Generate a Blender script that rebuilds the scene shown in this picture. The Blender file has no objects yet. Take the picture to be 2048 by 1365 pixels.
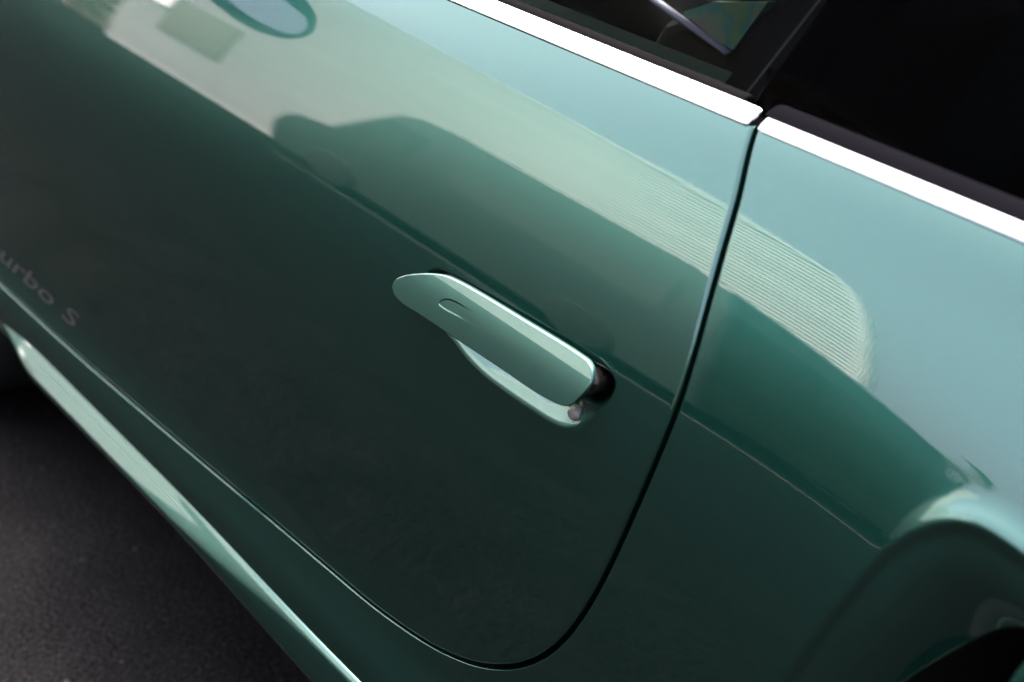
import bpy, math, random
import numpy as np
from mathutils import Matrix, Vector

random.seed(7)
rng = np.random.default_rng(7)
S = bpy.context.scene
COL = S.collection

# ------------------------------------------------------------------ camera, sky, sun, exposure
CAM = np.array([.786, -.714, 1.32])
RM = np.array([[.634, .7643, .1185], [.412, -.2044, -.8878], [-.6545, .6117, -.4447]])
_u, _s, _v = np.linalg.svd(RM)
RM = _u @ _v                                    # rows: right, down, forward
cd = bpy.data.cameras.new('camera')
cam = bpy.data.objects.new('camera', cd)
COL.objects.link(cam)
cd.sensor_width = 36.0
cd.lens = 36.0 * 2844 / 2048
cd.clip_start, cd.clip_end = .02, 2000
cd.dof.use_dof = True
cd.dof.focus_distance = 1.28
cd.dof.aperture_fstop = 4.2
cd.dof.aperture_blades = 0
m3 = Matrix([[RM[0][i], -RM[1][i], -RM[2][i]] for i in range(3)]).to_4x4()
cam.matrix_world = Matrix.Translation(Vector(CAM)) @ m3
S.camera = cam

SUN_EL, SUN_AZ = 62, 38                          # azimuth: degrees from +Y (far side of the car) towards -X (front)
W_ = bpy.data.worlds.new('World')
S.world = W_
W_.use_nodes = True
nt = W_.node_tree
sky = nt.nodes.new('ShaderNodeTexSky')
sky.sky_type = 'NISHITA'
sky.sun_disc = False
sky.sun_elevation = math.radians(SUN_EL)
sky.sun_rotation = math.radians(-SUN_AZ)
sky.air_density, sky.dust_density, sky.ozone_density = .16, 10.0, .4
nt.nodes['Background'].inputs['Strength'].default_value = .15
nt.links.new(sky.outputs['Color'], nt.nodes['Background'].inputs['Color'])
sl = bpy.data.lights.new('sun', 'SUN')
sl.energy = .5
sl.angle = math.radians(20)
sl.color = (1, .97, .93)
sun = bpy.data.objects.new('sun', sl)
COL.objects.link(sun)
_e, _a = math.radians(SUN_EL), math.radians(SUN_AZ)
sun.rotation_euler = Vector((-math.cos(_e) * math.sin(_a), math.cos(_e) * math.cos(_a), math.sin(_e))).to_track_quat('Z', 'Y').to_euler()
S.view_settings.view_transform = 'Standard'
S.view_settings.look = 'None'
S.view_settings.exposure = 4.1
S.render.engine = 'CYCLES'
S.cycles.use_denoising = True
S.cycles.max_bounces = 10
S.cycles.transparent_max_bounces = 12
S.cycles.sample_clamp_indirect = 8

# ------------------------------------------------------------------ materials
def mat(name, col, rough=.5, metal=0., coat=0., coat_ior=1.5, spec=.5, coat_rough=.0):
    m = bpy.data.materials.new(name)
    m.use_nodes = True
    b = m.node_tree.nodes['Principled BSDF']
    b.inputs['Base Color'].default_value = (*col, 1)
    b.inputs['Roughness'].default_value = rough
    b.inputs['Metallic'].default_value = metal
    b.inputs['Coat Weight'].default_value = coat
    b.inputs['Coat IOR'].default_value = coat_ior
    b.inputs['Coat Roughness'].default_value = coat_rough
    b.inputs['Specular IOR Level'].default_value = spec
    return m, m.node_tree, b

def noise(t, scale, detail=4., rough=.5, coord='Object', sc=None):
    tc = t.nodes.new('ShaderNodeTexCoord')
    n = t.nodes.new('ShaderNodeTexNoise')
    n.inputs['Scale'].default_value = scale
    n.inputs['Detail'].default_value = detail
    n.inputs['Roughness'].default_value = rough
    if sc:
        mp = t.nodes.new('ShaderNodeMapping')
        mp.inputs['Scale'].default_value = sc
        t.links.new(tc.outputs[coord], mp.inputs['Vector'])
        t.links.new(mp.outputs['Vector'], n.inputs['Vector'])
    else:
        t.links.new(tc.outputs[coord], n.inputs['Vector'])
    return n

def ramp(t, src, stops):
    r = t.nodes.new('ShaderNodeValToRGB')
    while len(r.color_ramp.elements) < len(stops):
        r.color_ramp.elements.new(.5)
    for e, (p, c) in zip(r.color_ramp.elements, stops):
        e.position = p
        e.color = (*c, 1)
    t.links.new(src, r.inputs['Fac'])
    return r

def bump(t, b, src, dist, strength=1., inp='Normal'):
    n = t.nodes.new('ShaderNodeBump')
    n.inputs['Distance'].default_value = dist
    n.inputs['Strength'].default_value = strength
    t.links.new(src, n.inputs['Height'])
    t.links.new(n.outputs['Normal'], b.inputs[inp])

# green metallic paint: rough flake layer under a hard glossy clear coat with a trace of orange peel
PAINT, t, b = mat('green_metallic_paint', (.022, .095, .078), .272, .957, 1., 1.8)
nf = noise(t, 2600, 2.)
rf = ramp(t, nf.outputs['Fac'], [(.3, (.012, .088, .070)), (.72, (.017, .108, .085))])
t.links.new(rf.outputs['Color'], b.inputs['Base Color'])
no = noise(t, 330, 2.)
bump(t, b, no.outputs['Fac'], .0000045, 1., 'Coat Normal')

CHROME, t, b = mat('polished_aluminium', (.80, .81, .86), .2, 1.)
SATIN, t, b = mat('black_trim', (.002, .002, .0025), .5, 0., 0., 1.5, .05)
RUBBER, t, b = mat('black_rubber', (.0025, .0025, .0027), .9, 0., 0., 1.5, .02)
SEALG, t, b = mat('grey_seal', (.0032, .0032, .0042), .9, 0., 0., 1.5, .0)
BLACK, t, b = mat('black_plastic', (.004, .004, .004), .5, 0., 0., 1.5, .1)
GLOSSBLACK, t, b = mat('gloss_black', (.006, .005, .005), .08, 0., 0., 1.5, .4)
STEEL, t, b = mat('grey_lock_cap', (.16, .165, .15), .3)
MIRROR, t, b = mat('mirror_silver', (.9, .92, .93), .01, 1.)
CABIN, t, b = mat('black_leather', (.006, .006, .006), .6, 0., 0., 1.5, .15)
CARD, t, b = mat('dark_green_trim', (.03, .055, .05), .5, 0., 0., 1.5, .2)
PIPING, t, b = mat('lavender_piping', (.75, .72, .95), .5)
SCREEN, t, b = mat('sheen_panel', (.2, .4, .3), .4)
nn = noise(t, 34, 1.)
rr = ramp(t, nn.outputs['Fac'], [(.34, (.16, .3, .14)), (.45, (.07, .26, .27)), (.54, (.2, .32, .19)), (.66, (.3, .24, .27))])  # iridescent sheen painted into the panel's colour as noise
t.links.new(rr.outputs['Color'], b.inputs['Base Color'])
DECAL, t, b = mat('grey_decal', (.011, .0105, .0145), .8)
TYRE, t, b = mat('tyre_rubber', (.016, .018, .0175), .9, 0., 0., 1.5, .05)
RIM, t, b = mat('dark_rim', (.05, .05, .055), .3, 1.)

def glass_mat(name, tint, ior, edge=False):
    m = bpy.data.materials.new(name)
    m.use_nodes = True
    t = m.node_tree
    t.nodes.remove(t.nodes['Principled BSDF'])
    out = t.nodes['Material Output']
    tr = t.nodes.new('ShaderNodeBsdfTransparent')
    tr.inputs['Color'].default_value = (*tint, 1)
    gl = t.nodes.new('ShaderNodeBsdfGlossy')
    gl.inputs['Roughness'].default_value = .01
    fr = t.nodes.new('ShaderNodeFresnel')
    fr.inputs['IOR'].default_value = ior
    mx = t.nodes.new('ShaderNodeMixShader')
    t.links.new(fr.outputs['Fac'], mx.inputs['Fac'])
    t.links.new(tr.outputs['BSDF'], mx.inputs[1])
    t.links.new(gl.outputs['BSDF'], mx.inputs[2])
    t.links.new(mx.outputs['Shader'], out.inputs['Surface'])
    return m
GLASS = glass_mat('tinted_glass', (.6, .62, .61), 1.07)
PRIVACY = glass_mat('privacy_glass', (.14, .15, .15), 1.06)
CLEAR = glass_mat('windscreen_glass', (.8, .86, .83), 1.3)
GEDGE, t, b = mat('glass_edge', (.06, .075, .075), .25)

def asphalt_mat(name, k):
    _, t, b = mat(name, (.01, .01, .01), 1., 0., 0., 1.5, 0.)
    n1 = noise(t, 170, 5., .65)
    n2 = noise(t, 5, 4., .6)
    r1 = ramp(t, n1.outputs['Fac'], [(.30, (.0017 * k, .0017 * k, .0018 * k)), (.50, (.0064 * k, .0064 * k, .0068 * k)), (.70, (.020 * k, .0199 * k, .0207 * k))])
    r2 = ramp(t, n2.outputs['Fac'], [(.35, (.78, .78, .78)), (.7, (1.15, 1.15, 1.15))])
    mx = t.nodes.new('ShaderNodeMixRGB')
    mx.blend_type = 'MULTIPLY'
    mx.inputs['Fac'].default_value = 1
    t.links.new(r1.outputs['Color'], mx.inputs[1])
    t.links.new(r2.outputs['Color'], mx.inputs[2])
    t.links.new(mx.outputs['Color'], b.inputs['Base Color'])
    n3 = noise(t, 75, 1., .3)
    r3 = ramp(t, n3.outputs['Fac'], [(.735, (0, 0, 0)), (.79, (.022 * k * k / 1.4, .021 * k * k / 1.4, .0195 * k * k / 1.4))])
    ad = t.nodes.new('ShaderNodeMixRGB')
    ad.blend_type = 'ADD'
    ad.inputs['Fac'].default_value = 1
    t.links.new(mx.outputs['Color'], ad.inputs[1])
    t.links.new(r3.outputs['Color'], ad.inputs[2])
    t.links.new(ad.outputs['Color'], b.inputs['Base Color'])
    bump(t, b, n1.outputs['Fac'], .004, .8)
    return _id(name)
def _id(name):
    return bpy.data.materials[name]
ASPHALT = asphalt_mat('grey_asphalt', 1.4)
DARKASPH = asphalt_mat('added_dark_asphalt', .45)  # darker copy of the ground asphalt, made to darken the door's reflection
LINE, t, b = mat('road_paint', (.55, .55, .5), .7)
nl = noise(t, 30, 5., .7)
rl = ramp(t, nl.outputs['Fac'], [(.35, (.10, .10, .095)), (.55, (.21, .21, .195))])
t.links.new(rl.outputs['Color'], b.inputs['Base Color'])
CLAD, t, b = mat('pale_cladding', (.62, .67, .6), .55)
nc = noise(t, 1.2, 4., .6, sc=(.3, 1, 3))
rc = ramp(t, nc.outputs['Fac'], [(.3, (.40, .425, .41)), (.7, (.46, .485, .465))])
# the far end of the wall is greyer and darker
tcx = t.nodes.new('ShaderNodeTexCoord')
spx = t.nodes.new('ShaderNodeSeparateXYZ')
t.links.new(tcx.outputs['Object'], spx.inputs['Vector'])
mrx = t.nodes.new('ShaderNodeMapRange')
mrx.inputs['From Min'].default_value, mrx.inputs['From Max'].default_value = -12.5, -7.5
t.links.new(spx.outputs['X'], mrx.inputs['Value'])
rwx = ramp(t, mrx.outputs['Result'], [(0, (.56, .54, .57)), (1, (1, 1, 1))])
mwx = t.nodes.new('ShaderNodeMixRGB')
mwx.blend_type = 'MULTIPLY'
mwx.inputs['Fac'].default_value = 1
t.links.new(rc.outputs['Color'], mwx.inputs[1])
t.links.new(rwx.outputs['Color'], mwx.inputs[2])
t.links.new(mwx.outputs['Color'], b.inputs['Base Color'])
CLADDARK, t, b = mat('building_grey', (.2, .2, .19), .7)
WHITEP, t, b = mat('white_panel', (.85, .85, .83), .5)
DGLASS, t, b = mat('dark_window_glass', (.10, .10, .085), .15)
VANP, t, b = mat('dark_van_paint', (.012, .018, .017), .35, 0., .6)
VANT, t, b = mat('van_grey_panel', (.022, .027, .026), .5)
VANG, t, b = mat('van_glass', (.03, .035, .034), .2, 0., 0., 1.5, .3)
LEAF, t, b = mat('hedge_leaves', (.045, .07, .035), .7)
nh = noise(t, 3, 3.)
rh = ramp(t, nh.outputs['Fac'], [(.3, (.05, .06, .045)), (.7, (.11, .125, .085))])
t.links.new(rh.outputs['Color'], b.inputs['Base Color'])
STEM, t, b = mat('hedge_stem', (.07, .055, .04), .8)

# ------------------------------------------------------------------ object helpers
def thing(name, label, cat, loc=(0, 0, 0), group=None):
    o = bpy.data.objects.new(name, None)
    COL.objects.link(o)
    o.location = loc
    o['label'], o['category'] = label, cat
    if group:
        o['group'] = group
    return o

def link(name, v, f, m, parent=None, nrm=None, smooth=True, mats=None, fm=None):
    me = bpy.data.meshes.new(name)
    me.from_pydata([tuple(map(float, p)) for p in v], [], [tuple(map(int, q)) for q in f])
    me.materials.append(m)
    for x in (mats or []):
        me.materials.append(x)
    me.polygons.foreach_set('use_smooth', [smooth] * len(me.polygons))
    if fm is not None:
        me.polygons.foreach_set('material_index', fm)
    me.update()
    if nrm is not None:
        me.normals_split_custom_set_from_vertices([tuple(map(float, n)) for n in nrm])
    o = bpy.data.objects.new(name, me)
    COL.objects.link(o)
    if parent is not None:
        o.parent = parent
    return o

def box_vf(x0, x1, y0, y1, z0, z1):
    v = [(x, y, z) for x in (x0, x1) for y in (y0, y1) for z in (z0, z1)]
    f = [(0, 1, 3, 2), (4, 6, 7, 5), (0, 4, 5, 1), (2, 3, 7, 6), (0, 2, 6, 4), (1, 5, 7, 3)]
    return v, f

def box(name, x0, x1, y0, y1, z0, z1, m, parent=None, bev=0):
    v, f = box_vf(x0, x1, y0, y1, z0, z1)
    o = link(name, v, f, m, parent, smooth=False)
    if bev:
        md = o.modifiers.new('bevel', 'BEVEL')
        md.width, md.segments = bev, 3
    return o

def prism(name, outline, y0, y1, m, parent=None, bev=0, axis='y'):
    """closed outline (a,b) extruded; axis y: (a,b)=(x,z); axis x: (a,b)=(y,z)"""
    n = len(outline)
    mk = (lambda a, b, c: (a, c, b)) if axis == 'y' else (lambda a, b, c: (c, a, b))
    v = [mk(a, b, y0) for a, b in outline] + [mk(a, b, y1) for a, b in outline]
    f = [tuple(range(n)), tuple(range(2 * n - 1, n - 1, -1))] + [(i + n, (i + 1) % n + n, (i + 1) % n, i) for i in range(n)]
    o = link(name, v, f, m, parent, smooth=False)
    if bev:
        md = o.modifiers.new('bevel', 'BEVEL')
        md.width, md.segments, md.limit_method = bev, 3, 'ANGLE'
    return o

def loft(name, secs, m, parent=None, cap=True, closed=True):
    k = len(secs[0])
    v = [p for s in secs for p in s]
    f = []
    for i in range(len(secs) - 1):
        for j in range(k if closed else k - 1):
            a, b_ = i * k + j, i * k + (j + 1) % k
            f.append((a, b_, b_ + k, a + k))
    if cap and closed:
        f.append(tuple(range(k - 1, -1, -1)))
        f.append(tuple(range((len(secs) - 1) * k, len(secs) * k)))
    return link(name, v, f, m, parent)

def lathe(name, prof, centre, m, parent=None, n=48, axis='y'):
    """profile (r, h) spun about an axis through centre"""
    v, f = [], []
    for r, h in prof:
        for i in range(n):
            a = 2 * math.pi * i / n
            p = (r * math.cos(a), h, r * math.sin(a)) if axis == 'y' else (h, r * math.cos(a), r * math.sin(a))
            v.append(tuple(centre[q] + p[q] for q in range(3)))
    for i in range(len(prof) - 1):
        for j in range(n):
            a, b_ = i * n + j, i * n + (j + 1) % n
            f.append((a, a + n, b_ + n, b_))
    f.append(tuple(range(n)))
    f.append(tuple(range(len(prof) * n - 1, (len(prof) - 1) * n - 1, -1)))
    return link(name, v, f, m, parent)

# ------------------------------------------------------------------ the shape of the car's flank: y as a function of x (rearwards) and z (up)
AZ = np.array([.20, .33, .365, .385, .40, .42, .445, .48, .55, .65, .74, .818, .916, .969, 1.018, 1.06])
AA = np.array([-8, -4, 6, 15, 19, 17, 9.5, 3, 2, 5, 8.8, 13.4, 20.6, 24.6, 31., 37.])

def pchip(xk, yk, x):
    h = np.diff(xk)
    d = np.diff(yk) / h
    m = np.zeros(len(yk))
    for i in range(1, len(xk) - 1):
        if d[i - 1] * d[i] > 0:
            w1, w2 = 2 * h[i] + h[i - 1], h[i] + 2 * h[i - 1]
            m[i] = (w1 + w2) / (w1 / d[i - 1] + w2 / d[i])
    m[0], m[-1] = d[0], d[-1]
    i = np.clip(np.searchsorted(xk, x) - 1, 0, len(xk) - 2)
    t = (x - xk[i]) / h[i]
    return ((1 + 2 * t) * (1 - t) ** 2 * yk[i] + t * (1 - t) ** 2 * h[i] * m[i]
            + t * t * (3 - 2 * t) * yk[i + 1] + t * t * (t - 1) * h[i] * m[i + 1])

ZZ = np.linspace(.2, 1.06, 3441)
def integ(az, al, zref):
    a = pchip(np.array(az), np.array(al, float), ZZ)
    y = np.concatenate([[0], np.cumsum(np.tan(np.radians((a[1:] + a[:-1]) / 2)) * np.diff(ZZ))])
    return y - np.interp(zref, ZZ, y)
YY = integ(AZ, AA, .6)
def base(z):
    # cubic-accurate lookup (linear lookup would facet the reflections)
    i = np.clip(((z - .2) / (ZZ[1] - ZZ[0])).astype(int) if hasattr(z, 'astype') else int((z - .2) / (ZZ[1] - ZZ[0])), 1, len(ZZ) - 3)
    t = (z - ZZ[i]) / (ZZ[1] - ZZ[0])
    p0, p1, p2, p3 = YY[i - 1], YY[i], YY[i + 1], YY[i + 2]
    return p1 + .5 * t * (p2 - p0 + t * (2 * p0 - 5 * p1 + 4 * p2 - p3 + t * (3 * (p1 - p2) + p3 - p0)))

def sstep(t):
    t = np.clip(t, 0, 1)
    return t * t * t * (t * (6 * t - 15) + 10)

HA = .05
def body0(x, z):
    x, z = np.asarray(x, float), np.asarray(z, float)
    w = 1 - .8 * sstep((z - .95) / .07)
    sh = np.where(x < 0, -.01 * (1 - np.exp(np.minimum(x, 0) / .33)), .02 * (1 - np.exp(-np.maximum(x, 0) / .6667)))
    return base(z + sh * w) - HA * sstep((x - .12) / .9) * np.exp(-((z - .74) / .22) ** 2)

def smooth_path(pts, step, closed=False):
    P = np.array(pts, float)
    out = []
    n = len(P)
    for i in range(n if closed else n - 1):
        g = (lambda j: P[j % n]) if closed else (lambda j: P[min(max(j, 0), n - 1)])
        p0, p1, p2, p3 = g(i - 1), g(i), g(i + 1), g(i + 2)
        # centripetal Catmull-Rom
        k = max(2, int(np.linalg.norm(p2 - p1) / step))
        ta = [0]
        for a, b_ in ((p0, p1), (p1, p2), (p2, p3)):
            ta.append(ta[-1] + max(np.linalg.norm(b_ - a), 1e-6) ** .5)
        for q in range(k):
            tt = ta[1] + (ta[2] - ta[1]) * q / k
            L = lambda a, b_, t0, t1: a * (t1 - tt) / (t1 - t0) + b_ * (tt - t0) / (t1 - t0)
            A1, A2, A3 = L(p0, p1, ta[0], ta[1]), L(p1, p2, ta[1], ta[2]), L(p2, p3, ta[2], ta[3])
            B1, B2 = L(A1, A2, ta[0], ta[2]), L(A2, A3, ta[1], ta[3])
            out.append(L(B1, B2, ta[1], ta[2]))
    if not closed:
        out.append(P[-1])
    return np.array(out)

def sd_poly(x, z, poly):
    """signed distance, positive inside a closed polygon"""
    x, z = np.broadcast_arrays(np.asarray(x, float), np.asarray(z, float))
    shp = x.shape
    x, z = x.ravel(), z.ravel()
    out = np.empty(len(x))
    A, B = poly, np.roll(poly, -1, 0)
    for c in range(0, len(x), 20000):
        px, pz = x[c:c + 20000, None], z[c:c + 20000, None]
        ex, ez = (B - A)[:, 0], (B - A)[:, 1]
        wx, wz = px - A[:, 0], pz - A[:, 1]
        t = np.clip((wx * ex + wz * ez) / (ex * ex + ez * ez + 1e-18), 0, 1)
        d = np.sqrt(np.min((wx - t * ex) ** 2 + (wz - t * ez) ** 2, 1))
        c1 = (A[:, 1] <= pz) != (B[:, 1] <= pz)
        xi = A[:, 0] + (pz - A[:, 1]) / np.where(np.abs(ez) < 1e-12, 1e-12, ez) * ex
        inside = (np.sum(c1 & (px < xi), 1) % 2) == 1
        out[c:c + 20000] = np.where(inside, d, -d)
    return out.reshape(shp)

def grad_normal(Y, x, z, e=2.5e-4):
    yx = (Y(x + e, z) - Y(x - e, z)) / (2 * e)
    yz = (Y(x, z + e) - Y(x, z - e)) / (2 * e)
    return yx, yz

class Sheet:
    """a heightfield panel y = Y(x,z) with its own normals, cut by signed-distance functions, with rolled rims"""
    def __init__(self):
        self.v, self.n, self.f, self.k = [], [], [], 0
    def add(self, V, N, Fc):
        self.v.append(np.asarray(V)); self.n.append(np.asarray(N))
        self.f += [tuple(i + self.k for i in q) for q in Fc]
        self.k += len(V)
    def grid(self, Y, x0, x1, z0, z1, step, clips=()):
        nx, nz = max(2, round((x1 - x0) / step) + 1), max(2, round((z1 - z0) / step) + 1)
        X, Z = np.meshgrid(np.linspace(x0, x1, nx), np.linspace(z0, z1, nz), indexing='ij')
        D = np.full(X.shape, 1.)
        for c in clips:
            D = np.minimum(D, c(X, Z))
        xs, zs, pts, key, faces = X.ravel(), Z.ravel(), [], {}, []
        Dr = D.ravel()
        idx = np.arange(nx * nz).reshape(nx, nz)
        Q = np.stack([idx[:-1, :-1], idx[1:, :-1], idx[1:, 1:], idx[:-1, 1:]], -1).reshape(-1, 4)
        pos = Dr[Q] > 0
        full = Q[pos.all(1)]
        part = Q[pos.any(1) & ~pos.all(1)]
        used = np.zeros(nx * nz, int) - 1
        def vid(i):
            if used[i] < 0:
                used[i] = len(pts); pts.append((xs[i], zs[i]))
            return used[i]
        for q in full:
            faces.append(tuple(vid(i) for i in q))
        for q in part:
            poly = []
            for a in range(4):
                i, j = q[a], q[(a + 1) % 4]
                if Dr[i] > 0:
                    poly.append(vid(i))
                if (Dr[i] > 0) != (Dr[j] > 0):
                    kk = (min(i, j), max(i, j))
                    if kk not in key:
                        t = Dr[i] / (Dr[i] - Dr[j])
                        key[kk] = len(pts)
                        pts.append((xs[i] + t * (xs[j] - xs[i]), zs[i] + t * (zs[j] - zs[i])))
                    poly.append(key[kk])
            if len(poly) >= 3:
                faces.append(tuple(poly))
        P = np.array(pts)
        y = Y(P[:, 0], P[:, 1])
        yx, yz = grad_normal(Y, P[:, 0], P[:, 1])
        self.add(np.stack([P[:, 0], y, P[:, 1]], 1), np.stack([yx, -np.ones(len(P)), yz], 1), faces)
    def rim(self, Y, path, inward, r, off=0., depth=.014, closed=False, inner=None):
        """path: (N,2); the panel lies on the side `inward` (+1: left of travel); edge sits `off` from the path"""
        P = np.asarray(path)
        if closed:
            T = np.roll(P, -1, 0) - np.roll(P, 1, 0)
        else:
            T = np.gradient(P, axis=0)
        T /= np.linalg.norm(T, axis=1)[:, None]
        Nn = np.stack([-T[:, 1], T[:, 0]], 1) * inward
        E = P + Nn * np.broadcast_to(np.asarray(off, float), (len(P),))[:, None]
        r = np.broadcast_to(np.asarray(r, float), (len(P),)).copy()
        inner = np.full(len(P), inner or .0051)
        th = np.radians([0, 18, 36, 54, 70, 82, 89])
        ss = [inner, np.minimum(r * 1.2, inner * .9)] + [r * (1 - math.sin(q_)) for q_ in th]
        rows = []
        for q, s in enumerate(ss):
            C_ = E + Nn * s[:, None]
            y = Y(C_[:, 0], C_[:, 1])
            yx, yz = grad_normal(Y, C_[:, 0], C_[:, 1])
            rt = np.sqrt(np.maximum(r * r - np.maximum(r - s, 0) ** 2, 1e-12))
            y = y + np.where(s < r, r - rt, 0)
            dr = np.where(s < r, -(r - s) / rt, 0)
            if q == 0:
                y = y + 3e-5
            n = np.stack([yx + dr * Nn[:, 0], -np.ones(len(P)), yz + dr * Nn[:, 1]], 1)
            rows.append((np.stack([C_[:, 0], y, C_[:, 1]], 1), n))
        y = Y(E[:, 0], E[:, 1]) + r + depth
        rows.append((np.stack([E[:, 0], y, E[:, 1]], 1), np.stack([-Nn[:, 0], -.01 * np.ones(len(P)), -Nn[:, 1]], 1)))
        m = len(P)
        V = np.concatenate([a for a, _ in rows]); N = np.concatenate([b_ for _, b_ in rows])
        Fc = []
        for i in range(len(rows) - 1):
            for j in range(m if closed else m - 1):
                a, b_ = i * m + j, i * m + (j + 1) % m
                Fc.append((a, b_, b_ + m, a + m) if inward < 0 else (a, a + m, b_ + m, b_))
        self.add(V, N, Fc)
    def build(self, name, m, parent):
        V, N = np.concatenate(self.v), np.concatenate(self.n)
        N = N / np.linalg.norm(N, axis=1)[:, None]
        f = self.f
        # make the winding agree with the normals
        out = []
        for q in f:
            a, b_, c = V[q[0]], V[q[1]], V[q[2]]
            g = np.cross(b_ - a, c - a)
            if len(q) > 3:
                g = g + np.cross(c - a, V[q[3]] - a)
            out.append(q if g @ N[q[0]] + g @ N[q[2]] >= 0 else q[::-1])
        return link(name, V, out, m, parent, nrm=N)

# ------------------------------------------------------------------ outlines on the flank (x, z) in metres
SEAM = smooth_path([(.136, 1.05), (.1444, 1.0058), (.1576, .9635), (.1664, .9235), (.1726, .8915), (.1790, .8497), (.1815, .8094), (.1780, .7553),
        (.1705, .6983), (.1600, .6444), (.1474, .6023), (.1337, .5701), (.115, .5398), (.091, .5127), (.0665, .4933), (.0352, .4752),
        (.0006, .4620), (-.0363, .4528), (-.1083, .4430), (-.2, .4382), (-.2900, .4345), (-.42, .4285), (-.5853, .4215), (-.7915, .4145), (-1.04, .4113), (-1.09, .4110)], .006)
DOOR = np.concatenate([SEAM, [(-1.13, .44), (-1.16, .7), (-1.15, 1.05)]])
POCKET = smooth_path([(-.1173, .7995), (-.0957, .8035), (-.0262, .8045), (.0394, .8042), (.0876, .8047), (.1078, .8050), (.1149, .8014), (.1161, .7934), (.1125, .7828),
        (.1036, .7668), (.0925, .7533), (.082, .7475), (.0675, .7446), (.0393, .7436), (.0065, .7434), (-.0212, .7446), (-.0399, .7474),
        (-.054, .7509), (-.0700, .7564), (-.1085, .7660), (-.130, .7800)], .004, True)
HANDLE = smooth_path([(-.1559, .773), (-.1555, .7789), (-.1465, .7866), (-.1318, .7942), (-.1110, .8026), (-.0955, .8068), (-.0817, .8084), (-.0537, .8099),
        (.0141, .8116), (.0773, .8127), (.0940, .8117), (.1025, .8077), (.1062, .8008), (.1052, .7934), (.1009, .784), (.0973, .7777), (.0915, .7737),
        (.0832, .7715), (.0563, .7690), (.0164, .7685), (-.0465, .7672), (-.1061, .7659), (-.1373, .765), (-.1494, .7676)], .003, True)
LOCK = smooth_path([(-.0883, .7845), (-.0863, .7885), (-.0815, .7913), (-.074, .7932), (-.0463, .7950), (-.0150, .7966), (-.0100, .7940), (-.0110, .7908), (-.0302, .7877), (-.0576, .7852)], .0025, True)
LIP = smooth_path([(.27, .42), (.305, .52), (.328, .60), (.3454, .6779), (.3548, .7165), (.3622, .7439), (.3716, .7735), (.3800, .8000), (.3891, .8176), (.3983, .8318),
        (.4113, .8453), (.4258, .8540), (.443, .8575), (.4693, .8567), (.54, .848), (.64, .828), (.76, .79)], .006)
LIPPOLY = np.concatenate([LIP, [(.80, .60), (.78, .42)]])
HOLE = smooth_path([(.345, .56), (.380, .635), (.4141, .7056), (.4305, .7367), (.4474, .7633), (.4669, .7902), (.487, .808), (.53, .815), (.60, .805), (.70, .77), (.74, .70), (.73, .58), (.64, .50), (.45, .47)], .006, True)
ARCH_R, ARCH_F = (1.06, .345), (-1.52, .345)

def pocket_dip(x, z):
    s = sd_poly(x, z, POCKET)
    u = np.clip((s + .0055) / .010, 0, 1)
    sl = .0105 - .0055 if False else 0
    # slope eases from 0 to k over 10 mm, then stays k, then flattens out deep inside
    k = .44
    d = np.where(s < -.0055, 0, np.where(s < .0045, k * .010 * (u ** 3 - u ** 4 / 2), k * (.005 + (s - .0045))))
    d = np.minimum(d, .013)
    d = np.minimum(d * (1 + 7 * sstep((z - .774) / .022)), .03 + d)
    return d

def door_y(x, z):
    x, z = np.asarray(x, float), np.asarray(z, float)
    y = body0(x, z)
    near = (x > -.16) & (x < .15) & (z > .71) & (z < .83)
    if near.any():
        y = np.array(y, float)
        y[near] += pocket_dip(x[near], z[near])
    return y

def panel_y(x, z):
    x, z = np.asarray(x, float), np.asarray(z, float)
    y = np.array(body0(x, z), float)
    near = (x > .20) & (x < .86) & (z > .34) & (z < .95)
    if near.any():
        xn, zn = x[near], z[near]
        s = sd_poly(xn, zn, LIPPOLY)
        # deep inside use a smooth potential distance so that no crease forms between the two legs of the lip
        pot = np.zeros_like(s)
        seg = np.linalg.norm(np.diff(LIP, axis=0), axis=1)
        mid = (LIP[1:] + LIP[:-1]) / 2
        for (mx_, mz_), l_ in zip(mid, seg):
            pot += l_ * ((xn - mx_) ** 2 + (zn - mz_) ** 2 + 1e-6) ** -2.0
        s_eff = (pot / 1.5708) ** (-1 / 3.0)
        wb = sstep((s - .008) / .022)
        sd_ = s * (1 - wb) + s_eff * wb
        b_ = .0 * sstep((zn - .5) / .2) * (1 - sstep((xn - .60) / .2)) + .0042 * sstep((xn - .375) / .05) * (1 - sstep((xn - .60) / .2))
        sg = np.where(s < 0, .009, .007)
        fade = sstep((zn - .42) / .15)
        y[near] += fade * (.0045 * sstep((s + .002) / .012) * (1 - sstep((xn - .37) / .05)) + .098 * sstep((sd_ + .004) / .165) - b_ * np.exp(-(s / sg) ** 2))
    return y

GH = integ([.20, .755, .775, .79, .80, .806, .812, .82, .84, 1.06], [15, 16.5, 18, 20.5, 24.0, 26.5, 27.8, 28.6, 29, 29], .79)
def handle_y0(x, z):
    return float(body0(0., .79)) + np.interp(z, ZZ, GH) - (.0095 + .0065 * np.clip((np.asarray(x, float) + .16) / .27, -.1, 1.1))
def handle_y(x, z):
    y = handle_y0(x, z)
    s = sd_poly(x, z, LOCK)
    return y + .00035 * sstep((s + .0008) / .0016) * (1 - .93 * sstep((np.asarray(x, float) + .085) / .05))

# ------------------------------------------------------------------ the car
car = thing('sports_car', 'glossy metallic green sports car seen close along its door', 'car', (0, 0, 0))

GAP = .0022
TOPZ = 1.0105
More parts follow.
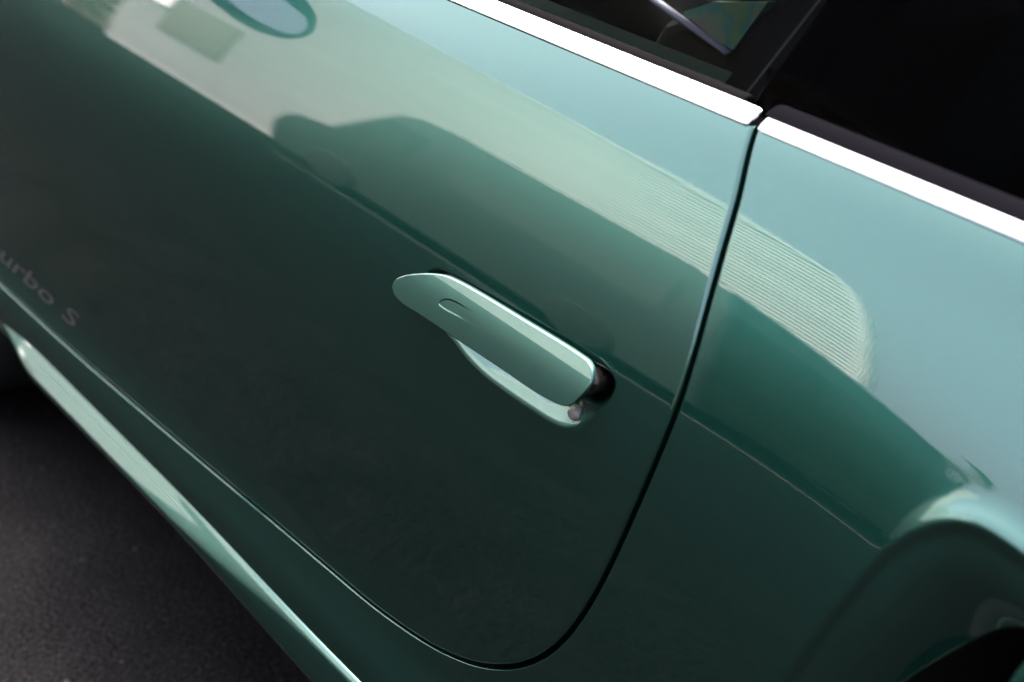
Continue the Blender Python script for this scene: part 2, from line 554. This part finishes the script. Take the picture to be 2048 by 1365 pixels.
# door skin
sh = Sheet()
sh.grid(door_y, -1.17, .19, .405, TOPZ, .005,
        [lambda x, z: sd_poly(x, z, DOOR) - GAP - .0040, lambda x, z: -sd_poly(x, z, POCKET) - .008])
k0 = int(np.argmin(np.abs(SEAM[:, 1] - TOPZ)))
GB = GAP - .0008 * sstep((.50 - SEAM[k0:, 1]) / .05)
sh.rim(door_y, SEAM[k0:], -1, .0030, GB)
door = sh.build('door', PAINT, car)
# the scooped recess behind the handle
sh = Sheet()
def recess_y(x, z):
    return door_y(x, z) + 3e-5 * (sd_poly(x, z, POCKET) < -.0078)
sh.grid(recess_y, -.16, .15, .712, .832, .0014, [lambda x, z: sd_poly(x, z, POCKET) + .0095])
sh.build('handle_recess', PAINT, door)
# handle
sh = Sheet()
sh.grid(handle_y, -.168, .114, .756, .82, .0018, [lambda x, z: sd_poly(x, z, HANDLE) - .0042, lambda x, z: -sd_poly(x, z, LOCK) - .0012])
sh.rim(handle_y0, HANDLE, -1, .0012, 0, .0025, True)
sh.build('door_handle', PAINT, door)
sh = Sheet()
sh.grid(handle_y, -.095, -.004, .778, .803, .0008, [lambda x, z: sd_poly(x, z, LOCK) + .0014])
sh.build('lock_button', PAINT, door)
# hinge arm and key cylinder in the rear end of the recess
hy = float(handle_y0(.1, .785))
loft('handle_arm', [[(x, hy + .006 + dy, z) for x, z in ((.080 - g, .778), (.094 + g * .3, .780), (.1045 + g, .790), (.1045 + g, .800), (.098, .805), (.080 - g, .805))] for dy, g in ((.003, 0), (.009, .002), (.03, .003))], GLOSSBLACK, door)
ky = float(door_y(np.array([.086]), np.array([.757]))[0])
o = lathe('key_cylinder', [(.0, -.004), (.0030, -.004), (.0034, -.0025), (.0052, -.0025), (.0060, -.0012), (.0062, .006)], (0, 0, 0), STEEL, door, 32)
o.location = (.0855, ky - .0005, .7585)
o.rotation_euler = (math.radians(28), 0, math.radians(8))

# body side around the door: sill and rear quarter in one pressing
sh = Sheet()
sh.grid(panel_y, -1.165, 1.75, .300, TOPZ, .0042,
        [lambda x, z: z - .350 + .05 * sstep((x - .45) / .15), lambda x, z: -sd_poly(x, z, DOOR) - GAP - .0040,
         lambda x, z: -sd_poly(x, z, HOLE) - .002,
         lambda x, z: np.hypot(x - ARCH_R[0], z - ARCH_R[1]) - .365,
         lambda x, z: np.hypot(x - ARCH_F[0], z - ARCH_F[1]) - .365])
RB = .0030 - .0025 * sstep((.56 - SEAM[k0:, 1]) / .09)
sh.rim(panel_y, SEAM[k0:], 1, RB, GB)
sh.rim(panel_y, HOLE, 1, .003, 0, .03, True)
quarter = sh.build('body_side', PAINT, car)

# dark shut-line channel behind the gap
off = []
T = np.gradient(SEAM, axis=0); T /= np.linalg.norm(T, axis=1)[:, None]
NN = np.stack([-T[:, 1], T[:, 0]], 1)
v, f = [], []
for i, (p, n_) in enumerate(zip(SEAM, NN)):
    for s_ in (-.02 + .0165 * float(sstep((.52 - p[1]) / .06)), .02 - .0165 * float(sstep((.52 - p[1]) / .06))):
        q = p + n_ * s_
        v.append((q[0], float(body0(q[0], min(q[1], 1.04))) + .0165 - .0125 * float(sstep((.52 - p[1]) / .06)), q[1]))
    if i:
        f.append((2 * i - 2, 2 * i - 1, 2 * i + 1, 2 * i))
link('door_seal', v, f, RUBBER, car)

# air duct behind the intake mouth
C0 = np.mean(HOLE, 0)
v, f = [], []
H_ = HOLE[::3]
for k_, (sc, dy) in enumerate(((1.03, .012), (.9, .06), (.75, .14), (.6, .22))):
    for p in H_:
        q = C0 + (p - C0) * sc
        v.append((q[0] + .25 * dy, float(panel_y(np.array([p[0]]), np.array([p[1]]))[0]) + dy, q[1]))
n = len(H_)
for i in range(3):
    for j in range(n):
        f.append((i * n + j, i * n + (j + 1) % n, (i + 1) * n + (j + 1) % n, (i + 1) * n + j))
f.append(tuple(range(3 * n, 4 * n)))
link('air_duct', v, f, BLACK, car)

# outboard rear fender whose leading edge closes the intake
FEND = smooth_path([(.535, .842), (.516, .832), (.507, .822), (.500, .800), (.497, .770), (.490, .72), (.477, .65), (.46, .56), (.44, .46), (.43, .34)], .006)
FPOLY = np.concatenate([FEND, [(1.75, .34), (1.75, .842)]])
def fender_y(x, z):
    return body0(x, z) - .018 * sstep((np.asarray(x, float) - .45) / .25) - .012
sh = Sheet()
sh.grid(fender_y, .36, 1.75, .34, .838, .006, [lambda x, z: sd_poly(x, z, FPOLY) - .007, lambda x, z: np.hypot(x - ARCH_R[0], z - ARCH_R[1]) - .36])
sh.rim(fender_y, FEND, 1, .006, 0, .02, inner=.008)
sh.build('rear_fender', PAINT, car)

# side skirt blade
def lerp(a, b_, t):
    return a + (b_ - a) * t
SL = np.array([(-.012, .3700), (-.0185, .3755), (-.0225, .3745), (-.0270, .3690), (-.0315, .3625), (-.0320, .3585), (-.028, .354), (-.02, .351), (.03, .347)])
SM = np.array([(-.012, .3740), (-.0185, .3800), (-.0230, .3785), (-.0312, .3676), (-.0413, .3538), (-.0433, .3490), (-.0415, .342), (-.032, .338), (.03, .334)])
SR = np.array([(-.012, .3610), (-.0180, .3660), (-.0225, .3655), (-.0265, .3615), (-.0292, .3550), (-.0330, .3420), (-.0362, .3290), (-.034, .322), (.03, .315)])
SR = SR + np.array([-.0048, .0012])
secs = []
for i in range(90):
    u = i / 89
    x = -1.040 + 1.63 * u
    sec = lerp(SL, SM, sstep((x + 1.0) / .16)) if x < -.56 else lerp(SM, SR, sstep((x + .56) / .46))
    if x < -.92:                                  # tapering nose of the blade
        q = math.sqrt(max(0., 1 - ((-.92 - x) / .1201) ** 2))
        c = np.array([-.014, .3640])
        sec = c + (sec - c) * q
    secs.append([(x, p[0] - .0032, p[1]) for p in sec])
sk = []
for s_ in secs:
    Q = np.array([(p[1], p[2]) for p in s_[:-1]])
    P2 = []                                       # same number of points per span, so that edges run straight along the blade
    for i in range(len(Q) - 1):
        q0, q1, q2, q3 = Q[max(i - 1, 0)], Q[i], Q[i + 1], Q[min(i + 2, len(Q) - 1)]
        for w_ in np.linspace(0, 1, 6)[:-1]:
            P2.append(q1 + .5 * w_ * (q2 - q0 + w_ * (2 * q0 - 5 * q1 + 4 * q2 - q3 + w_ * (3 * (q1 - q2) + q3 - q0))))
    P2.append(Q[-1])
    sk.append([(s_[0][0], a, b_) for a, b_ in P2] + [s_[-1]])
loft('side_skirt', sk[::-1], PAINT, car, cap=False, closed=False)

# bright belt trim: door piece and quarter piece
def trim(name, x0, x1, parent, sec, m, k=1.):
    secs = []
    sec = sec[0] + (sec - sec[0]) * k
    xs = [x0, x0 + .0012, x0 + .003, x0 + .006] + list(np.linspace(x0 + .03, x1 - .03, 24)) + [x1 - .006, x1 - .003, x1 - .0012, x1]
    c = np.mean(sec, 0)
    P2 = smooth_path(sec, .001, True)
    for x in xs:
        e_ = min(x - x0, x1 - x)
        q = 1 - .16 * (1 - min(1, e_ / .006)) ** 2
        # ends lean with the shut line
        secs.append([(x + (p[1] - 1.02) * .30 * (-1 if False else 1), c[0] + (p[0] - c[0]) * q, c[1] + (p[1] - c[1]) * q) for p in P2])
    return loft(name, secs, m, parent)
TSEC = np.array([(.1046, 1.0104), (.1030, 1.0110), (.1036, 1.0132), (.1052, 1.0170), (.1078, 1.0212), (.1108, 1.0258), (.1140, 1.0288), (.1172, 1.0288), (.1180, 1.0220), (.113, 1.0120)])
trim('belt_trim', -1.16, .1385, door, TSEC, CHROME, .76)
trim('belt_trim', .1475, 1.05, quarter, TSEC, CHROME, .65)
# grey shoulder of the quarter window seal, black seal of the door window
SEC2 = np.array([(.1090, 1.0212), (.1110, 1.0238), (.1150, 1.0272), (.1200, 1.0292), (.1270, 1.0284), (.127, 1.018)])
trim('window_seal', .1440, 1.0, quarter, SEC2, SEALG)
SEC3 = np.array([(.1125, 1.0220), (.1140, 1.0262), (.1190, 1.0285), (.1250, 1.0270), (.128, 1.020)])
trim('window_seal', -1.12, .118, door, SEC3, RUBBER)

# side glass
GA = math.tan(math.radians(20))
def gy(z):
    return .1275 + (z - 1.03) * GA
def roof_z(x):
    return float(np.interp(x, [-2.6, -2.3, -1.9, -1.25, -1.0, -.6, -.25, .1, .5, .9, 1.3, 1.6, 1.75], [.62, .72, .82, .95, 1.06, 1.20, 1.27, 1.285, 1.25, 1.14, 1.01, .90, .80]))
def pane(name, pts, m, parent, th=.004):
    n = len(pts)
    v = [(x, gy(z), z) for x, z in pts] + [(x, gy(z) + th, z) for x, z in pts]
    f = [tuple(range(n)), tuple(range(2 * n - 1, n - 1, -1))] + [(i, i + n, (i + 1) % n + n, (i + 1) % n) for i in range(n)]
    return link(name, v, f, m, parent, smooth=False, mats=[GEDGE], fm=[0, 0] + [1] * n)
def edge_x(z, a, b_):
    return a[0] + (z - a[1]) * (b_[0] - a[0]) / (b_[1] - a[1])
GL0, GL1 = (.1065, 1.0179), (.137, 1.1031)
GR0, GR1 = (.1211, 1.0212), (.1453, 1.1052)
ztop = 1.262
pl = [(-1.05, 1.012), (edge_x(1.012, GL0, GL1), 1.012), (edge_x(ztop - .02, GL0, GL1), ztop - .02)] + [(x, roof_z(x) - .03) for x in (-.05, -.3, -.6, -.85)]
pane('door_window', pl, GLASS, door)
pr = [(edge_x(1.015, GR0, GR1), 1.015), (.98, 1.015), (.9, 1.08)] + [(x, roof_z(x) - .03) for x in (.8, .6, .4)] + [(edge_x(ztop - .02, GR0, GR1), ztop - .02)]
pane('quarter_window', pr, PRIVACY, quarter)
# black pillar behind the gap between the panes
v = []
for z in (1.0, 1.25):
    a, c = edge_x(z, GL0, GL1) - .030, edge_x(z, GR0, GR1) + .035
    v += [(a, gy(z) + .012, z), (c, gy(z) + .012, z), (c, gy(z) + .05, z), (a, gy(z) + .05, z)]
link('door_pillar', v, [(0, 1, 5, 4), (1, 2, 6, 5), (2, 3, 7, 6), (3, 0, 4, 7), (0, 3, 2, 1), (4, 5, 6, 7)], SATIN, car, smooth=False)
# etched mark in the corner of the door glass
def text_mesh(body, size, shear=0.):
    c = bpy.data.curves.new('text', 'FONT')
    c.body, c.size, c.shear = body, size, shear
    c.resolution_u = 3
    to = bpy.data.objects.new('text', c)
    COL.objects.link(to)
    dg = bpy.context.evaluated_depsgraph_get()
    me = to.evaluated_get(dg).to_mesh()
    vs = np.array([v_.co[:] for v_ in me.vertices])
    fs = [tuple(p.vertices) for p in me.polygons]
    to.evaluated_get(dg).to_mesh_clear()
    bpy.data.objects.remove(to)
    bpy.data.curves.remove(c)
    return vs, fs
# lettering low on the front of the door
vs, fs = text_mesh('turbo S', 1., .25)
vs = vs - vs.min(0)
wv = vs[:, 0] / vs[:, 0].max()
X_ = -1.075 + .285 * wv
Z_ = .4405 + vs[:, 1] / vs[:, 1].max() * .022
LV = np.stack([X_, body0(X_, Z_) - .0006, Z_], 1)
par = list(range(len(LV)))
def find(i):
    while par[i] != i:
        i = par[i]
    return i
for q in fs:
    for i in q[1:]:
        par[find(i)] = find(q[0])
for root in sorted({find(q[0]) for q in fs}):
    fq = [q for q in fs if find(q[0]) == root]
    us = sorted({i for q in fq for i in q}); rm = {a: i for i, a in enumerate(us)}
    link('letter', LV[us], [tuple(rm[i] for i in q) for q in fq], DECAL, door, smooth=False)

# door mirror (its tip shows as a reflection in the shoulder of the door)
HOUS = smooth_path([(-.11, 1.005), (-.201, .990), (-.276, .989), (-.312, 1.002), (-.336, 1.018), (-.358, 1.05), (-.363, 1.075), (-.349, 1.105), (-.298, 1.139), (-.2, 1.155), (-.12, 1.14), (-.09, 1.07)], .012, True)
MGL = smooth_path([(-.125, 1.018), (-.213, 1.004), (-.283, 1.013), (-.33, 1.035), (-.346, 1.062), (-.341, 1.084), (-.291, 1.114), (-.2, 1.135), (-.125, 1.12), (-.105, 1.07)], .012, True)
mc = np.mean(HOUS, 0)
secs = []
for dx, sc in ((.000, .93), (.003, .985), (-.004, 1.0), (-.03, 1.0), (-.06, .93), (-.09, .75), (-.105, .5), (-.11, .2)):
    secs.append([(-1.0 + dx, mc[0] + (p[0] - mc[0]) * sc, mc[1] + (p[1] - mc[1]) * sc) for p in HOUS])
mir = loft('door_mirror', secs, PAINT, car)
n = len(MGL)
gx = lambda p: -.9955 - (p[1] - mc[1]) * .22
v = [(gx(p), p[0], p[1]) for p in MGL] + [(gx(p) - .006, p[0], p[1]) for p in MGL]
link('mirror_glass', v, [tuple(range(n)), tuple(range(2 * n - 1, n - 1, -1))] + [(i, (i + 1) % n, (i + 1) % n + n, i + n) for i in range(n)], MIRROR, mir, smooth=False)
loft('mirror_stalk', [[(-1.04 + dx, y, z + dz) for dx, dz in ((-.03, -.012), (.03, -.012), (.03, .012), (-.03, .012))] for y, z in ((.13, 1.02), (.0, 1.03), (-.13, 1.05))], BLACK, mir)

# front fender, bonnet, roof, tail, far side, underside: the rest of the shell
def front_y(x, z):
    return body0(np.maximum(x, -1.16), z) + .10 * sstep((-np.asarray(x, float) - 1.9) / .9) ** 1.0 * 2
sh = Sheet()
sh.grid(front_y, -2.55, -1.171, .30, .94, .02, [lambda x, z: np.hypot(x - ARCH_F[0], z - ARCH_F[1]) - .365,
         lambda x, z: np.interp(x, [-2.6, -2.3, -1.9, -1.25, -1.0], [.62, .72, .82, .95, 1.06]) + .004 - z])
sh.build('front_fender', PAINT, car)
xs = np.linspace(-2.55, 1.75, 70)
v, f = [], []
ny = 21
for i, x in enumerate(xs):
    z = roof_z(x)
    y0 = .095 if z < 1.02 else gy(z)
    if x < -1.17:
        y0 = float(front_y(np.array([x]), np.array([.94]))[0])
    for j in range(ny):
        u = j / (ny - 1)
        w_ = 1 - (2 * u - 1) ** 2
        v.append((x, y0 + (1.62 - 2 * (y0 - .08)) * u, z + .05 * w_))
for i in range(len(xs) - 1):
    if -1.22 < (xs[i] + xs[i + 1]) / 2 < -.42:
        continue                                   # windscreen opening
    for j in range(ny - 1):
        a = i * ny + j
        f.append((a, a + ny, a + ny + 1, a + 1))
link('roof', v, f, PAINT, car)
f = []
for i in range(len(xs) - 1):
    if -1.22 < (xs[i] + xs[i + 1]) / 2 < -.42:
        for j in range(ny - 1):
            a = i * ny + j
            f.append((a, a + ny, a + ny + 1, a + 1))
used = sorted({i for q in f for i in q}); rm = {a: i for i, a in enumerate(used)}
link('windscreen', [v[i] for i in used], [tuple(rm[i] for i in q) for q in f], CLEAR, car)
xg = np.linspace(-2.5, 1.75, 60); zg = np.linspace(.30, 1.0, 30)
v = [(x, 1.80 - float(base(min(z, roof_z(x)))) - .10 * max(0, -x - 1.9), min(z, roof_z(x))) for x in xg for z in zg]
f = []
for i in range(59):
    for j in range(29):
        cx, cz = (xg[i] + xg[i + 1]) / 2, (zg[j] + zg[j + 1]) / 2
        if math.hypot(cx - 1.06, cz - .345) < .37 or math.hypot(cx + 1.52, cz - .345) < .37:
            continue
        a = i * 30 + j
        f.append((a, a + 1, a + 31, a + 30))
link('far_side', v, f, PAINT, car)
box('underbody', -2.4, 1.65, .12, 1.66, .16, .34, BLACK, car)
box('nose', -2.56, -2.5, .30, 1.5, .22, .66, PAINT, car, .02)
box('tail', 1.72, 1.78, .10, 1.7, .3, .84, PAINT, car, .02)
# wheels
for nm, (cx, cz) in (('wheel', ARCH_R), ('wheel', ARCH_F)):
    for y0 in (.02, 1.53):
        w = lathe(nm, [(.22, 0), (.25, -.004), (.30, -.004), (.325, .01), (.342, .03), (.345, .06), (.345, .19), (.342, .22), (.325, .24), (.25, .24)], (cx, y0, cz), TYRE, car, 56)
        lathe('rim', [(.0, -.012), (.05, -.014), (.06, -.004), (.17, -.006), (.205, -.016), (.222, -.016), (.228, -.004), (.228, .1)], (cx, y0, cz), RIM, w, 48)
# cabin
box('cabin_floor', -1.0, .9, .16, 1.64, .36, .42, CABIN, car)
box('door_card', -1.05, .10, .146, .20, .42, 1.0, CABIN, car, .008)
box('door_card_top', -1.05, .092, .142, .175, 1.002, 1.022, CARD, door, .004)
box('rear_bulkhead', .3, 1.0, .18, 1.62, .42, 1.05, CABIN, car, .02)
seat = prism('seat', [(-.62, .55), (-.30, .50), (-.12, .98), (-.18, 1.02), (-.30, .95), (-.42, .66), (-.62, .66)], .46, .92, CABIN, car, .02)
loft('seat_piping', [[(x + a, .452 + c, z + a * .9) for a, c in ((-.004, 0), (0, -.005), (.004, 0), (0, .005))] for x, z in ((-.52, 1.027), (-.2994, .9713), (-.1867, .9455))], PIPING, seat)
prism('seat_shoulder', [(-.2638, .9692), (-.224, .9906), (-.1507, 1.0094), (-.172, .9716), (-.184, .9491), (-.2147, .9544)], .456, .47, SCREEN, seat)

# ------------------------------------------------------------------ the place
def sheet_plane(name, x0, x1, y0, y1, z, m):
    o = link(name, [(x0, y0, z), (x1, y0, z), (x1, y1, z), (x0, y1, z)], [(0, 1, 2, 3)], m, None, smooth=False)
    o['kind'] = 'structure'
    return o
sheet_plane('ground', -400, 400, -400, 400, 0, ASPHALT)
sheet_plane('added_dark_sheet', -60, 60, -30, -.34, .004, DARKASPH)  # unseen sheet added over the ground so the lower door reflects darker
sheet_plane('parking_line', -7.95, -2.2, -5.70, -5.675, .008, LINE)

# building with ribbed cladding opposite the car
bld = thing('ribbed_metal_wall', 'pale ribbed metal wall with a window, reflected in the shoulder of the green car', 'wall', (-9.8, -8, 0))
BX0, BX1, BY, BH = -15.0, -4.53, -8.0, 6.6
def P_(o):
    o.matrix_parent_inverse = bld.matrix_basis.inverted()
    return o
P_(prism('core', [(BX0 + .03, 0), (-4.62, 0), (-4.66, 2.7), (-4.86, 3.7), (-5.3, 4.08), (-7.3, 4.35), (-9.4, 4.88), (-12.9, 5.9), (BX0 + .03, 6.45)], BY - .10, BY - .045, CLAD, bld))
def end_x(z):
    return float(np.interp(z, [0, 2.7, 3.3, 3.7, 4.0, 4.16, 4.23, 4.32, 4.48, 5.01, 6.04, 6.7], [-4.52, -4.54, -4.62, -4.72, -4.86, -5.02, -5.35, -6., -7.19, -9.29, -12.8, -15.02]))
pitch, dep = .075, .04
prof = []
z = .12
while z < BH:
    prof += [(-dep, z), (-dep, z + .020), (0, z + .024), (0, z + .071)]
    z += pitch
nP = len(prof)
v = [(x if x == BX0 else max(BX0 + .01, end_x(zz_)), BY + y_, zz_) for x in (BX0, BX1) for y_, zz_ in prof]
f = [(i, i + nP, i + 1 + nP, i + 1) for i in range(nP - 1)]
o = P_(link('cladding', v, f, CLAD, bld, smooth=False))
o['kind'] = 'stuff'
slope = [(-5.02, 4.16), (-5.35, 4.23), (-6., 4.32), (-7.19, 4.48), (-9.29, 5.01), (-12.8, 6.04), (BX0 - .05, 6.68)]
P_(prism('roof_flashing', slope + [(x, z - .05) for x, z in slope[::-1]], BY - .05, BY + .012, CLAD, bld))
edge = [(end_x(z), z) for z in (0, 2.7, 3.3, 3.7, 4.0, 4.14)]
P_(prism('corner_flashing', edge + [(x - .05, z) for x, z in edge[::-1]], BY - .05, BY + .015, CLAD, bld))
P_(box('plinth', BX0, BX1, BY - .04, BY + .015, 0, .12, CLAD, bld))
wn = P_(box('window', -14.0, -12.6, BY - .03, BY + .02, 1.15, 2.45, DGLASS, bld))
P_(box('notice_board', -14.6, -14.05, BY - .02, BY + .05, 1.95, 2.6, WHITEP, bld))

# parked van between the building and the car
van = thing('parked_van', 'dark panel van parked before the ribbed building, seen in the door reflection', 'van', (-6, -6.7, 0))
def V_(o):
    o.matrix_parent_inverse = van.matrix_basis.inverted()
    return o
VY0, VY1 = -7.6, -5.85
vo = [(-8.30, .16), (-8.34, .62), (-8.22, .88), (-8.05, 1.02), (-7.65, 1.14), (-7.30, 1.75), (-7.10, 2.12), (-6.85, 2.27), (-6.5, 2.32), (-4.1, 2.30), (-3.86, 2.2), (-3.80, 1.9), (-3.74, .95), (-3.74, .16)]
V_(prism('van_body', vo, VY0, VY1, VANP, van, .05))
V_(prism('side_window', [(-7.42, 1.34), (-7.12, 1.90), (-6.60, 1.92), (-6.75, 1.30)], VY1 - .02, VY1 + .006, VANG, van))
V_(prism('window_band', [(-6.2, 1.28), (-6.2, 1.98), (-4.1, 1.96), (-4.1, 1.28)], VY1 - .02, VY1 + .008, VANT, van))
for cx in (-7.42, -4.6):
    V_(lathe('wheel', [(.12, -.02), (.2, -.01), (.27, 0), (.32, .03), (.32, .2), (.27, .22)], (cx, VY1 - .19, .32), TYRE, van, 32))

# clipped hedges beyond the building's ends
def hedge(name, label, x0, x1, y0, y1, h):
    hd = thing(name, label, 'hedge', (x0, (y0 + y1) / 2, 0), 'tall hedges beside the building')
    v, f = [], []
    n = int((x1 - x0) * 520)
    for i in range(n):
        x, y = rng.uniform(x0, x1), rng.uniform(y0, y1)
        top = h + .75 * min(1, max(0, (x - x0) / 1.3)) + .12 * math.sin(x * 1.7) + .15 * math.sin(x * 4.3 + 1)
        z = top * rng.uniform(0.02, 1) ** .7
        if rng.random() < .6:
            y = y1 - abs(rng.normal(0, .12))
        d = rng.normal(size=3); d /= np.linalg.norm(d)
        e = np.cross(d, rng.normal(size=3)); e /= np.linalg.norm(e)
        s_ = rng.uniform(.06, .13)
        k = len(v)
        c = np.array([x, y, z])
        v += [c - d * s_, c + e * s_ * .5, c + d * s_, c - e * s_ * .5]
        f.append((k, k + 1, k + 2, k + 3))
    o = link('foliage', v, f, LEAF, hd, smooth=False)
    o.matrix_parent_inverse = hd.matrix_basis.inverted()
    o2 = box('stems', x0 + .1, x1 - .1, y0 + .35, y1 - .35, 0, h - .5, STEM, hd)
    o2.matrix_parent_inverse = hd.matrix_basis.inverted()
hedge('tall_hedge', 'dark leafy hedge to the right of the ribbed building, behind the parked van tail', -4.7, 9, -10.2, -8.7, 2.35)
hedge('tall_hedge', 'dark leafy hedge to the left of the ribbed building beyond its notice board', -34, -15.4, -11.2, -9.6, 2.6)
